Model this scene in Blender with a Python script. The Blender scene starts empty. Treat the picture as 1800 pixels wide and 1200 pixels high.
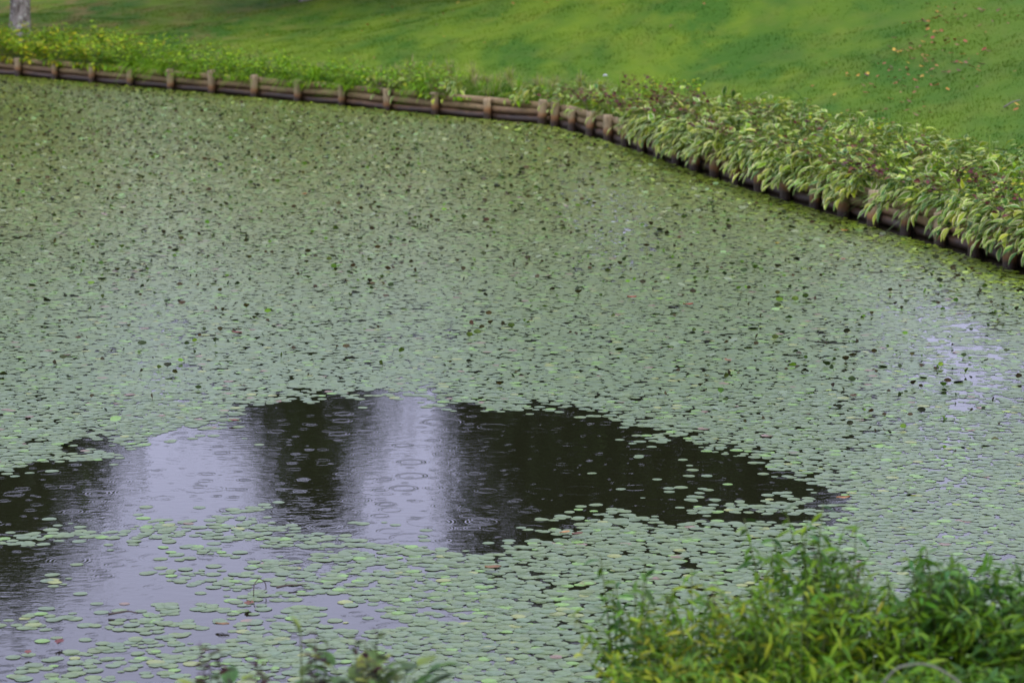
import bpy, math, random
import numpy as np
from mathutils import Matrix, Vector

random.seed(7)
rng = np.random.default_rng(7)
scene = bpy.context.scene
COL = scene.collection

# ------------------------------------------------------------------ camera
cam_d = bpy.data.cameras.new("camera")
cam = bpy.data.objects.new("camera", cam_d)
COL.objects.link(cam)
CAM_H, PITCH, FPX = 3.0, math.atan(783 / 5100.0), 5100.0
cam.location = (0, 0, CAM_H)
cam.rotation_euler = (math.radians(90) - PITCH, 0, 0)
cam_d.sensor_width = 36.0
cam_d.lens = 102.0
cam_d.clip_start = 0.1
cam_d.clip_end = 1500
cam_d.dof.use_dof = True
cam_d.dof.focus_distance = 15.5
cam_d.dof.aperture_fstop = 4.5
scene.camera = cam

# ------------------------------------------------------------------ sky, sun, exposure (rainy overcast)
SUN_EL, SUN_ROT = math.radians(52), math.radians(150)
world = bpy.data.worlds.new("World")
scene.world = world
world.use_nodes = True
nt = world.node_tree
nt.nodes.clear()
w_out = nt.nodes.new("ShaderNodeOutputWorld")
w_bg = nt.nodes.new("ShaderNodeBackground")
w_sky = nt.nodes.new("ShaderNodeTexSky")
w_sky.sky_type = 'NISHITA'
w_sky.sun_disc = False
w_sky.sun_elevation = SUN_EL
w_sky.sun_rotation = SUN_ROT
w_sky.dust_density = 4.0
w_hs = nt.nodes.new("ShaderNodeHueSaturation")
w_hs.inputs["Saturation"].default_value = 0.35
w_mix = nt.nodes.new("ShaderNodeMix")
w_mix.data_type = 'RGBA'
w_mix.inputs[0].default_value = 0.8
nt.links.new(w_sky.outputs[0], w_hs.inputs["Color"])
w_geo = nt.nodes.new("ShaderNodeTexCoord")
w_sep = nt.nodes.new("ShaderNodeSeparateXYZ")
w_cl = nt.nodes.new("ShaderNodeMapRange")
w_cl.inputs[1].default_value, w_cl.inputs[2].default_value = 0.0, 1.0
w_cl.inputs[3].default_value, w_cl.inputs[4].default_value = 0.86, 1.6
w_sc = nt.nodes.new("ShaderNodeVectorMath")
w_sc.operation = 'SCALE'
w_sc.inputs[0].default_value = (7.7, 7.9, 11.4)          # even rain-cloud layer, brighter overhead
nt.links.new(w_geo.outputs["Generated"], w_sep.inputs[0])
nt.links.new(w_sep.outputs[2], w_cl.inputs[0])
nt.links.new(w_cl.outputs[0], w_sc.inputs["Scale"])
nt.links.new(w_sc.outputs[0], w_mix.inputs[7])
nt.links.new(w_hs.outputs[0], w_mix.inputs[6])
nt.links.new(w_mix.outputs[2], w_bg.inputs["Color"])
nt.links.new(w_bg.outputs[0], w_out.inputs["Surface"])
w_bg.inputs["Strength"].default_value = 0.1

sun_d = bpy.data.lights.new("sun", 'SUN')
sun_d.energy = 0.8
sun_d.angle = math.radians(40)
sun_d.color = (1.0, 0.94, 0.80)
sun = bpy.data.objects.new("sun", sun_d)
COL.objects.link(sun)
# light comes from high up, behind and to the right of the camera
sun.rotation_euler = (math.radians(90) - SUN_EL, 0, math.radians(180) - SUN_ROT)
sun.location = (6, -10, 30)

scene.view_settings.view_transform = 'Standard'
scene.view_settings.look = 'None'
scene.view_settings.exposure = 0.80
scene.view_settings.gamma = 1.0
scene.view_settings.use_curve_mapping = False

# ------------------------------------------------------------------ helpers: materials
class N:
    """tiny node-graph helper"""
    def __init__(self, mat):
        mat.use_nodes = True
        self.t = mat.node_tree
        self.t.nodes.clear()
    def node(self, kind, **kw):
        n = self.t.nodes.new(kind)
        for k, v in kw.items():
            setattr(n, k, v)
        return n
    def link(self, a, b):
        self.t.links.new(a, b)
    def val(self, sock, v):
        if hasattr(v, "is_output"):
            self.link(v, sock)
        else:
            sock.default_value = v
    def math(self, op, a, b=0.0, c=None, clamp=False):
        n = self.node("ShaderNodeMath", operation=op, use_clamp=clamp)
        self.val(n.inputs[0], a)
        self.val(n.inputs[1], b)
        if c is not None:
            self.val(n.inputs[2], c)
        return n.outputs[0]
    def mix(self, f, a, b, blend='MIX'):
        n = self.node("ShaderNodeMix", data_type='RGBA', blend_type=blend)
        self.val(n.inputs[0], f)
        for i, v in ((6, a), (7, b)):
            if hasattr(v, "is_output"):
                self.link(v, n.inputs[i])
            else:
                n.inputs[i].default_value = (*v, 1)
        return n.outputs[2]
    def noise(self, vec, scale, detail=3.0, rough=0.55):
        n = self.node("ShaderNodeTexNoise")
        n.inputs["Scale"].default_value = scale
        n.inputs["Detail"].default_value = detail
        n.inputs["Roughness"].default_value = rough
        if vec is not None:
            self.link(vec, n.inputs["Vector"])
        return n.outputs[0]
    def ramp(self, f, lo, hi, a=0.0, b=1.0):
        n = self.node("ShaderNodeMapRange")
        self.val(n.inputs[0], f)
        n.inputs[1].default_value, n.inputs[2].default_value = lo, hi
        n.inputs[3].default_value, n.inputs[4].default_value = a, b
        return n.outputs[0]
    def pos(self):
        return self.node("ShaderNodeNewGeometry").outputs["Position"]
    def scaled(self, vec, s):
        n = self.node("ShaderNodeVectorMath", operation='MULTIPLY')
        self.link(vec, n.inputs[0])
        n.inputs[1].default_value = s
        return n.outputs[0]
    def bump(self, h, strength, dist):
        n = self.node("ShaderNodeBump")
        n.inputs["Strength"].default_value = strength
        n.inputs["Distance"].default_value = dist
        self.link(h, n.inputs["Height"])
        return n.outputs[0]
    def principled(self, color, rough, spec=0.5, normal=None, trans=0.0, ior=1.45):
        p = self.node("ShaderNodeBsdfPrincipled")
        if hasattr(color, "is_output"):
            self.link(color, p.inputs["Base Color"])
        else:
            p.inputs["Base Color"].default_value = (*color, 1)
        self.val(p.inputs["Roughness"], rough)
        p.inputs["Specular IOR Level"].default_value = spec
        p.inputs["IOR"].default_value = ior
        if normal is not None:
            self.link(normal, p.inputs["Normal"])
        out = self.node("ShaderNodeOutputMaterial")
        if trans > 0:
            t = self.node("ShaderNodeBsdfTranslucent")
            if hasattr(color, "is_output"):
                self.link(color, t.inputs["Color"])
            else:
                t.inputs["Color"].default_value = (*color, 1)
            m = self.node("ShaderNodeMixShader")
            m.inputs[0].default_value = trans
            self.link(p.outputs[0], m.inputs[1])
            self.link(t.outputs[0], m.inputs[2])
            self.link(m.outputs[0], out.inputs["Surface"])
        else:
            self.link(p.outputs[0], out.inputs["Surface"])
        return p

def vcol_mat(name, rough=0.5, spec=0.5, trans=0.0, vary=0.0, grain=0.25, gscale=60.0, tint=(1, 1, 1), bump=0.0, bscale=30.0):
    """colour from the mesh's own attribute, small per-object change and fine mottling"""
    m = bpy.data.materials.new(name)
    g = N(m)
    a = g.node("ShaderNodeAttribute", attribute_name="Col")
    c = a.outputs["Color"]
    if grain > 0:
        f = g.ramp(g.noise(g.pos(), gscale, 3), 0.3, 0.7, 1 - grain, 1 + grain)
        mul = g.node("ShaderNodeVectorMath", operation='SCALE')
        g.link(c, mul.inputs[0])
        g.link(f, mul.inputs["Scale"])
        c = mul.outputs[0]
    if vary > 0:
        oi = g.node("ShaderNodeObjectInfo")
        hs = g.node("ShaderNodeHueSaturation")
        g.link(g.ramp(oi.outputs["Random"], 0, 1, 0.5 - 0.035 * vary, 0.5 + 0.03 * vary), hs.inputs["Hue"])
        r2 = g.math('FRACT', g.math('MULTIPLY', oi.outputs["Random"], 37.7))
        g.link(g.ramp(r2, 0, 1, 1 - 0.35 * vary, 1 + 0.35 * vary), hs.inputs["Value"])
        g.link(c, hs.inputs["Color"])
        c = hs.outputs[0]
    nrm = g.bump(g.noise(g.pos(), bscale, 3), bump, 0.01) if bump > 0 else None
    g.principled(c, rough, spec, nrm, trans)
    return m

M = {}
M['pad'] = vcol_mat("floating_leaf_surface", 0.36, 0.42, 0.0, 0.0, 0.16, 45.0)
M['pad_one'] = vcol_mat("floating_leaf_surface_single", 0.36, 0.42, 0.0, 0.35, 0.16, 45.0)
M['standing'] = vcol_mat("standing_leaf_surface", 0.55, 0.2, 0.05, 0.8, 0.2, 60.0)
M['leaf'] = vcol_mat("leaf_surface", 0.5, 0.22, 0.25, 0.8, 0.18, 40.0)
M['leaf_mass'] = vcol_mat("leaf_mass_surface", 0.55, 0.2, 0.35, 0.0, 0.22, 6.0)
M['crown'] = vcol_mat("tree_leaf_surface", 0.55, 0.3, 0.15, 0.0, 0.25, 1.2)
M['dead'] = vcol_mat("dead_leaf_surface", 0.6, 0.3, 0.05, 1.0, 0.25, 50.0)

def wood_mat(name, upper, wet, band):
    """aged round timber: weathered top, orange tide mark, dark soaked foot"""
    m = bpy.data.materials.new(name)
    g = N(m)
    tc = g.node("ShaderNodeTexCoord").outputs["Object"]
    pos = g.pos()
    sep = g.node("ShaderNodeSeparateXYZ")
    g.link(pos, sep.inputs[0])
    oi = g.node("ShaderNodeObjectInfo").outputs["Random"]
    z = g.math('ADD', sep.outputs[2], g.math('MULTIPLY', g.math('SUBTRACT', g.noise(pos, 7.0, 3), 0.5), 0.11))
    z = g.math('ADD', z, g.math('MULTIPLY', g.math('SUBTRACT', oi, 0.5), 0.05))
    grain = g.noise(g.scaled(tc, (34, 34, 5)), 2.2, 4, 0.65)
    up = g.mix(g.ramp(grain, 0.35, 0.7), tuple(c * 0.55 for c in upper), tuple(min(1, c * 1.25) for c in upper))
    up = g.mix(g.ramp(g.noise(pos, 11, 3), 0.56, 0.7, 0, 0.45), up, (0.07, 0.085, 0.03))
    c1 = g.mix(g.ramp(z, 0.10, 0.16), band, up)
    c2 = g.mix(g.ramp(z, 0.05, 0.105), wet, c1)
    g.principled(c2, g.ramp(z, 0.05, 0.16, 0.35, 0.75), 0.4, g.bump(grain, 0.6, 0.012))
    return m
M['post'] = wood_mat("weathered_post_wood", (0.35, 0.265, 0.145), (0.04, 0.026, 0.016), (0.24, 0.115, 0.04))
M['log'] = wood_mat("weathered_log_wood", (0.27, 0.19, 0.085), (0.05, 0.034, 0.020), (0.15, 0.085, 0.04))

def bark_mat():
    m = bpy.data.materials.new("lichen_bark")
    g = N(m)
    pos = g.pos()
    n1 = g.noise(g.scaled(pos, (9, 9, 3.5)), 1.6, 5, 0.7)
    n2 = g.noise(pos, 14, 3)
    c = g.mix(g.ramp(n1, 0.38, 0.62), (0.07, 0.055, 0.045), (0.26, 0.235, 0.205))
    c = g.mix(g.ramp(n2, 0.55, 0.66), c, (0.38, 0.38, 0.33))
    g.principled(c, 0.85, 0.25, g.bump(n1, 0.9, 0.03))
    return m
M['bark'] = bark_mat()
def plain_mat(name, col, rough=0.6, spec=0.3):
    m = bpy.data.materials.new(name)
    g = N(m)
    f = g.ramp(g.noise(g.pos(), 30, 3), 0.3, 0.7)
    g.principled(g.mix(f, tuple(c * 0.7 for c in col), tuple(min(1, c * 1.25) for c in col)), rough, spec)
    return m
M['twig'] = plain_mat("twig_bark", (0.06, 0.045, 0.035))
M['stem'] = plain_mat("green_stem", (0.09, 0.12, 0.03))
M['cane'] = plain_mat("pale_cane", (0.14, 0.15, 0.10))
M['litter'] = plain_mat("white_scrap", (0.5, 0.5, 0.5))
M['stick'] = plain_mat("bleached_stick", (0.13, 0.12, 0.085))

def lawn_colour(g):
    """turf colour patches: fresh green, yellow green, deeper blue green, a few worn brown spots"""
    pos = g.pos()
    sk = g.node("ShaderNodeMapping")
    sk.inputs["Rotation"].default_value = (0, 0, 0.6)
    sk.inputs["Scale"].default_value = (0.75, 0.24, 0.3)
    g.link(pos, sk.inputs["Vector"])
    big = g.noise(sk.outputs[0], 1.0, 3, 0.6)
    mid = g.noise(g.scaled(pos, (1.6, 0.9, 2.0)), 1.3, 3, 0.6)
    c = g.mix(g.ramp(big, 0.38, 0.60), (0.036, 0.104, 0.008), (0.104, 0.172, 0.009))
    c = g.mix(g.ramp(mid, 0.52, 0.75, 0, 0.55), c, (0.14, 0.20, 0.012))
    sep = g.node("ShaderNodeSeparateXYZ")
    g.link(pos, sep.inputs[0])
    # ground under the tree at the far left is thin and worn; turf is darker green towards the right
    left = g.ramp(sep.outputs[0], -3.0, -9.0)
    worn = g.math('MULTIPLY', g.ramp(g.noise(g.scaled(pos, (1.0, .5, 1)), 1.7, 4, 0.65), 0.47, 0.66), g.ramp(left, 0, 1, 0.12, 0.9))
    c = g.mix(g.ramp(sep.outputs[0], 3.0, 7.5, 0.0, 0.7), c, (0.032, 0.095, 0.010))
    return g.mix(worn, c, (0.19, 0.14, 0.05))
m = bpy.data.materials.new("turf_soil")
g = N(m)
c = lawn_colour(g)
g.principled(g.mix(0.15, c, (0.06, 0.08, 0.012)), 0.9, 0.1, g.bump(g.noise(g.pos(), 9, 4), 0.35, 0.04))
M['turf'] = m
m = bpy.data.materials.new("turf_blades")
g = N(m)
c = lawn_colour(g)
f = g.ramp(g.noise(g.pos(), 14, 2), 0.3, 0.7, 0.86, 1.16)
mul = g.node("ShaderNodeVectorMath", operation='SCALE')
g.link(c, mul.inputs[0]); g.link(f, mul.inputs["Scale"])
g.principled(mul.outputs[0], 0.7, 0.08, None, 0.35)
M['blades'] = m
m = bpy.data.materials.new("near_bank_soil")
g = N(m)
g.principled(g.mix(g.ramp(g.noise(g.pos(), 3, 4), 0.4, 0.6), (0.05, 0.04, 0.025), (0.05, 0.085, 0.02)), 0.9, 0.2, g.bump(g.noise(g.pos(), 12, 4), 0.7, 0.05))
M['soil'] = m
M['mud'] = plain_mat("pond_mud", (0.03, 0.028, 0.018), 0.8)

def water_mat():
    m = bpy.data.materials.new("pond_water")
    g = N(m)
    pos = g.pos()
    total = None
    # rings left by rain drops: one voronoi cell per drop, each at its own age
    for k, (scale, lam, amp) in enumerate(((2.6, 0.021, 0.9), (4.3, 0.017, 0.8), (7.5, 0.013, 0.7))):
        mp = g.node("ShaderNodeMapping")
        mp.inputs["Location"].default_value = (3.1 * k, 7.7 * k, 0)
        g.link(pos, mp.inputs["Vector"])
        v = g.node("ShaderNodeTexVoronoi", voronoi_dimensions='2D', feature='F1')
        v.inputs["Scale"].default_value = scale
        g.link(mp.outputs[0], v.inputs["Vector"])
        sc = g.node("ShaderNodeSeparateColor")
        g.link(v.outputs["Color"], sc.inputs[0])
        dist = g.math('DIVIDE', v.outputs["Distance"], scale)            # metres
        r0 = g.math('MULTIPLY', sc.outputs[0], 0.30 / scale)
        x = g.math('SUBTRACT', dist, r0)
        wave = g.math('SINE', g.math('MULTIPLY', x, 2 * math.pi / lam))
        env = g.math('POWER', 2.718, g.math('MULTIPLY', g.math('MULTIPLY', x, x), -1.0 / (lam * 0.95) ** 2))
        age = g.math('SUBTRACT', 1.0, g.math('MULTIPLY', sc.outputs[0], 0.6))
        live = g.math('GREATER_THAN', sc.outputs[1], 0.42)
        h = g.math('MULTIPLY', g.math('MULTIPLY', wave, env), g.math('MULTIPLY', g.math('MULTIPLY', age, live), amp * lam * 0.019))
        total = h if total is None else g.math('ADD', total, h)
    rip = g.noise(g.scaled(pos, (1.0, 1.6, 1)), 11.0, 3, 0.55)
    rip = g.math('MULTIPLY', rip, 0.0007)
    total = g.math('ADD', total, rip)
    b = g.node("ShaderNodeBump")
    b.inputs["Strength"].default_value = 1.0
    b.inputs["Distance"].default_value = 1.0
    g.link(total, b.inputs["Height"])
    g.principled((0.0090, 0.0090, 0.0040), 0.02, 0.5, b.outputs[0], 0.0, 1.333)
    return m
M['water'] = water_mat()

# ------------------------------------------------------------------ helpers: meshes
def finish(me, col=None, smooth=False):
    if col is not None:
        a = me.color_attributes.new("Col", 'FLOAT_COLOR', 'POINT')
        c4 = np.ones((len(me.vertices), 4), np.float32)
        c4[:, :3] = col
        a.data.foreach_set("color", c4.ravel())
    if smooth:
        me.polygons.foreach_set("use_smooth", np.ones(len(me.polygons), bool))
    me.update()
    return me

def mesh_np(name, V, F, col=None, smooth=False):
    """F: list of (n,k) integer arrays"""
    me = bpy.data.meshes.new(name)
    V = np.asarray(V, np.float32)
    me.vertices.add(len(V))
    me.vertices.foreach_set("co", V.ravel())
    if not isinstance(F, (list, tuple)):
        F = [F]
    loops = np.concatenate([np.asarray(f, np.int32).ravel() for f in F])
    sizes = np.concatenate([np.full(len(f), np.asarray(f).shape[1], np.int32) for f in F])
    starts = np.concatenate([[0], np.cumsum(sizes)[:-1]]).astype(np.int32)
    me.loops.add(len(loops))
    me.loops.foreach_set("vertex_index", loops)
    me.polygons.add(len(sizes))
    me.polygons.foreach_set("loop_start", starts)
    me.polygons.foreach_set("loop_total", sizes)
    me.update(calc_edges=True)
    me.validate()
    return finish(me, col, smooth)

def stamp(tv, tf, R, T, S, cols, tcol=None):
    """repeat a template (verts tv, faces list tf) by N transforms -> V, F, col"""
    tv = np.asarray(tv, np.float32)
    n, k = len(T), len(tv)
    S = np.asarray(S, np.float32)
    if S.ndim == 1:
        S = np.repeat(S[:, None], 3, 1)
    V = np.einsum('nij,nkj->nki', np.asarray(R, np.float32), tv[None] * S[:, None, :]) + np.asarray(T, np.float32)[:, None, :]
    off = (np.arange(n) * k)[:, None, None]
    F = [(np.asarray(f)[None] + off).reshape(-1, np.asarray(f).shape[1]) for f in tf]
    C = np.repeat(np.asarray(cols, np.float32)[:, None, :], k, 1)
    if tcol is not None:
        C = C * np.asarray(tcol, np.float32)[None]
    return V.reshape(-1, 3), F, C.reshape(-1, 3)

def merge(parts):
    V, F, C, off = [], {}, [], 0
    for v, f, c in parts:
        V.append(v); C.append(c)
        for a in f:
            F.setdefault(a.shape[1], []).append(a + off)
        off += len(v)
    return np.concatenate(V), [np.concatenate(x) for x in F.values()], np.concatenate(C)

def rot_z(a):
    a = np.asarray(a); c, s = np.cos(a), np.sin(a); z, o = np.zeros_like(a), np.ones_like(a)
    return np.stack([np.stack([c, -s, z], -1), np.stack([s, c, z], -1), np.stack([z, z, o], -1)], -2)
def rot_x(a):
    a = np.asarray(a); c, s = np.cos(a), np.sin(a); z, o = np.zeros_like(a), np.ones_like(a)
    return np.stack([np.stack([o, z, z], -1), np.stack([z, c, -s], -1), np.stack([z, s, c], -1)], -2)
def rot_y(a):
    a = np.asarray(a); c, s = np.cos(a), np.sin(a); z, o = np.zeros_like(a), np.ones_like(a)
    return np.stack([np.stack([c, z, s], -1), np.stack([z, o, z], -1), np.stack([-s, z, c], -1)], -2)
def frame(d, up):
    """rotation whose local +Y is d and local +Z is as near up as possible"""
    d = d / np.linalg.norm(d, axis=-1, keepdims=True)
    x = np.cross(d, up)
    x = x / np.maximum(np.linalg.norm(x, axis=-1, keepdims=True), 1e-6)
    z = np.cross(x, d)
    return np.stack([x, d, z], -1)

def tube(path, radii, seg=8, caps=True):
    path = np.asarray(path, float); n = len(path)
    t = np.gradient(path, axis=0)
    t /= np.linalg.norm(t, axis=1, keepdims=True)
    ref = np.array([0, 0, 1.0]) if abs(t[:, 2]).mean() < 0.8 else np.array([1.0, 0, 0])
    a = np.cross(t, ref); a /= np.linalg.norm(a, axis=1, keepdims=True)
    b = np.cross(t, a)
    ang = np.linspace(0, 2 * math.pi, seg, endpoint=False)
    r = np.asarray(radii, float)
    if r.ndim == 1:
        r = np.repeat(r[:, None], seg, 1)
    V = path[:, None] + r[..., None] * (np.cos(ang)[None, :, None] * a[:, None] + np.sin(ang)[None, :, None] * b[:, None])
    V = V.reshape(-1, 3)
    i = np.arange(n - 1)[:, None] * seg; j = np.arange(seg)[None]; jn = (j + 1) % seg
    F = [np.stack([i + j, i + jn, i + seg + jn, i + seg + j], -1).reshape(-1, 4)]
    if caps:
        F.append(np.array([np.arange(seg)[::-1], np.arange(seg) + (n - 1) * seg]))
    return V, F

def link(name, me, mat=None, parent=None):
    o = bpy.data.objects.new(name, me)
    COL.objects.link(o)
    if mat is not None and me is not None and not me.materials:
        me.materials.append(mat)
    if parent is not None:
        o.parent = parent
    return o
def tag(o, label, cat, group=None, kind=None):
    o["label"] = label
    if cat: o["category"] = cat
    if group: o["group"] = group
    if kind: o["kind"] = kind
    return o
def thing(name, label, cat, loc=(0, 0, 0), group=None):
    o = bpy.data.objects.new(name, None)
    o.empty_display_size = 0.1
    o.location = loc
    COL.objects.link(o)
    return tag(o, label, cat, group)
def place(o, R, T, s=1.0):
    m4 = Matrix(((R[0][0] * s, R[0][1] * s, R[0][2] * s, T[0]), (R[1][0] * s, R[1][1] * s, R[1][2] * s, T[1]),
                 (R[2][0] * s, R[2][1] * s, R[2][2] * s, T[2]), (0, 0, 0, 1)))
    o.matrix_basis = m4

def wob(x, y, seed=0.0, f=1.0):
    """cheap smooth noise, about -1..1"""
    return (np.sin(x * 1.7 * f + seed) * np.sin(y * 1.3 * f + 2.1 * seed) + 0.6 * np.sin(x * 3.1 * f - y * 2.3 * f + 1.7 * seed)
            + 0.4 * np.sin(x * 5.3 * f + y * 4.7 * f + 0.3 * seed)) / 1.6
def sstep(a, b, x):
    t = np.clip((x - a) / (b - a), 0, 1)
    return t * t * (3 - 2 * t)
def value_noise(x, y, f, seed):
    r = np.random.default_rng(seed).random((256, 256))
    X, Y = x * f, y * f
    xi, yi = np.floor(X).astype(int), np.floor(Y).astype(int)
    fx, fy = X - xi, Y - yi
    fx, fy = fx * fx * (3 - 2 * fx), fy * fy * (3 - 2 * fy)
    g_ = lambda a, b: r[a % 256, b % 256]
    return (g_(xi, yi) * (1 - fx) + g_(xi + 1, yi) * fx) * (1 - fy) + (g_(xi, yi + 1) * (1 - fx) + g_(xi + 1, yi + 1) * fx) * fy

def seen(x, y, z=0.0, mx=0.0):
    """is a point inside what the photograph takes in (for choosing which repeats are built singly)"""
    c, s = math.cos(PITCH), math.sin(PITCH)
    dz = z - CAM_H
    dep = y * c - dz * s
    u = 900 + FPX * x / dep
    v = 600 - FPX * (y * s + dz * c) / dep
    return (u > mx) & (u < 1800 - mx) & (v > 0) & (v < 1200), u, v

# ------------------------------------------------------------------ the shoreline (world metres)
BANK = np.array([(-48.0, 95.9), (-20.0, 62.9), (-8.7, 49.41), (-6.35, 46.71), (-3.53, 43.41), (-2.12, 41.64), (-0.76, 39.9), (0.50, 38.5),
                 (0.88, 37.19), (1.32, 35.46), (1.65, 33.96), (2.0, 32.23), (2.5, 29.89), (2.92, 28.3), (3.45, 26.17),
                 (3.84, 24.62), (4.12, 23.3), (4.8, 19.6), (5.2, 15.0), (5.5, 11.0), (5.6, 3.0)])
BANK += np.array([0.10, 0.07])                                   # the line of the logs, just behind the posts
seg_l = np.linalg.norm(np.diff(BANK, axis=0), axis=1)
ARC = np.concatenate([[0], np.cumsum(seg_l)])
def bank_at(s):
    s = np.asarray(s, float)
    return np.stack([np.interp(s, ARC, BANK[:, 0]), np.interp(s, ARC, BANK[:, 1])], -1)
def bank_dir(s, w=0.5):
    d = bank_at(np.asarray(s) + w) - bank_at(np.asarray(s) - w)
    return d / np.linalg.norm(d, axis=-1, keepdims=True)
def bank_nrm(s, w=0.5):
    d = bank_dir(s, w)
    return np.stack([-d[..., 1], d[..., 0]], -1)
S_CORNER = ARC[7]
def s_of_x(x):      # arc length at which the shore has this x (x grows along the shore)
    return float(np.interp(x, BANK[:, 0], ARC))
BS = np.arange(0, ARC[-1], 0.25)
BP = bank_at(BS)
def shore(x, y):
    """distance to the shore and arc position"""
    x = np.atleast_1d(np.asarray(x, float)); y = np.atleast_1d(np.asarray(y, float))
    d = np.empty(len(x)); s = np.empty(len(x))
    for i in range(0, len(x), 20000):
        q = (x[i:i + 20000, None] - BP[None, :, 0]) ** 2 + (y[i:i + 20000, None] - BP[None, :, 1]) ** 2
        j = q.argmin(1)
        d[i:i + 20000] = np.sqrt(q[np.arange(len(j)), j]); s[i:i + 20000] = BS[j]
    nn = bank_nrm(s); p = bank_at(s)
    sgn = np.sign((x - p[:, 0]) * nn[:, 0] + (y - p[:, 1]) * nn[:, 1])
    return d * sgn, s
def hill(x, y):
    d, s = shore(x, y)
    bx = bank_at(s)[:, 0]
    k = 0.11 + 0.28 * sstep(-8.0, 0.0, bx)
    dd = np.maximum(d - 1.1, 0)
    rise = k * (dd - 0.9 * (1 - np.exp(-dd / 0.9)))
    crest = 3.5
    rise = crest * (1 - np.exp(-(rise / crest) - 0.35 * (rise / crest) ** 2))
    z = 0.255 + 0.10 * np.clip(d, 0, 1.1) + rise
    z += 0.07 * wob(np.atleast_1d(x), np.atleast_1d(y), 1.3, 0.55) * sstep(1.2, 4, d) + 0.02 * wob(np.atleast_1d(x), np.atleast_1d(y), 4.0, 2.2) * sstep(0.3, 1.2, d)
    return z
def hill1(x, y):
    return float(hill([x], [y])[0])

# ------------------------------------------------------------------ the setting
def setting(name, me, mat):
    o = link(name, me, mat)
    o["kind"] = "structure"
    return o

def grid_faces(a, b):
    i = np.arange(a - 1)[:, None] * b; j = np.arange(b - 1)[None]
    return np.stack([i + j, i + j + 1, i + b + j + 1, i + b + j], -1).reshape(-1, 4)

# pond bed and water
q = 260.0
setting("pond_bed", mesh_np("pond_bed", [(-q, -q, -1.0), (q, -q, -1.0), (q, q, -1.0), (-q, q, -1.0)], np.array([[0, 1, 2, 3]])), M['mud'])
xs = np.linspace(-60, 14, 60); ys = np.linspace(7, 100, 60)
gx, gy = np.meshgrid(xs, ys, indexing='ij')
setting("water", mesh_np("water", np.stack([gx, gy, np.zeros_like(gx)], -1).reshape(-1, 3), grid_faces(60, 60)[:, ::-1][:, ::-1]), M['water'])

# far bank and grass hill, swept along the shoreline
ss = np.unique(np.concatenate([np.arange(0, ARC[-1], 0.45), [ARC[-1]]]))
dl = np.concatenate([[0.02, 0.03, 0.10], np.arange(0.25, 3, 0.25), np.arange(3, 14, 0.5), np.arange(14, 30, 1.5), [35, 45, 60, 80, 110, 150, 200]])
P = bank_at(ss); Nn = bank_nrm(ss, 1.2)
G = P[:, None] + Nn[:, None] * dl[None, :, None]
Z = hill(G[..., 0].ravel(), G[..., 1].ravel()).reshape(G.shape[:2])
Z[:, 0] = -1.2
Z[:, 1] = 0.20
V = np.concatenate([G, Z[..., None]], -1).reshape(-1, 3)
setting("grass_slope", mesh_np("grass_slope", V, grid_faces(len(ss), len(dl))[:, ::-1], None, True), M['turf'])

# near bank on which the photographer stands
def near_z(x, y):
    e = 9.7 + 0.25 * np.sin(x * 0.9)
    t = e - y
    z = np.interp(t, [-1.0, -0.25, 0, 0.25, 1.2, 2.2, 4.7, 9.7, 30, 200], [-1.2, -0.5, -0.05, 0.10, 0.36, 0.62, 1.08, 1.40, 1.6, 1.8])
    return z + 0.02 * wob(x, y, 2.0, 2.0)
xs = np.concatenate([[-200, -100, -60], np.arange(-40, 40.1, 0.8), [60, 100, 200]])
ys = np.concatenate([[-200, -80, -30, -10, -4, 0, 2, 4], np.arange(5, 10.8, 0.2)])
gx, gy = np.meshgrid(xs, ys, indexing='ij')
V = np.stack([gx, gy, near_z(gx, gy)], -1).reshape(-1, 3)
setting("near_bank", mesh_np("near_bank", V, grid_faces(len(xs), len(ys))[:, ::-1], None, True), M['soil'])

# ------------------------------------------------------------------ turf blades
def scatter_shore(n, s0, s1, d0, d1, power=1.0):
    s = rng.uniform(s0, s1, n); d = d0 + (d1 - d0) * rng.random(n) ** power
    p = bank_at(s) + bank_nrm(s, 1.2) * d[:, None]
    return p[:, 0], p[:, 1], s, d
SL, SR = s_of_x(-10.8), ARC[-5] + 1.0
n = 420000
x, y, s, d = scatter_shore(n, SL - 6, SR, 0.15, 22.0, 1.45)
ok, u, v = seen(x, y, hill(x, y))
keep = (u > -160) & (u < 1960) & (v > -130)
x, y, d = x[keep], y[keep], d[keep]
z = hill(x, y)
n = len(x)
blade_v = [(-0.5, 0, 0), (0.5, 0, 0), (0.0, 0.35, 1.0)]
hgt = rng.uniform(0.018, 0.036, n) * (1 + 0.9 * (1 - sstep(0.4, 1.6, d))) * (0.8 + 0.5 * value_noise(x, y, 1.1, 5))
S = np.stack([rng.uniform(0.007, 0.015, n), hgt * rng.uniform(0.3, 1.4, n), hgt], -1)
R = rot_z(rng.uniform(0, 2 * math.pi, n))
Vv, Ff, Cc = stamp(blade_v, [np.array([[0, 1, 2]])], R, np.stack([x, y, z - 0.006], -1), S, np.ones((n, 3)))
o = link("lawn_grass", mesh_np("lawn_grass", Vv, Ff), M['blades'])
tag(o, "short mown green grass covering the slope behind the log wall", "grass", None, "stuff")

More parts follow.
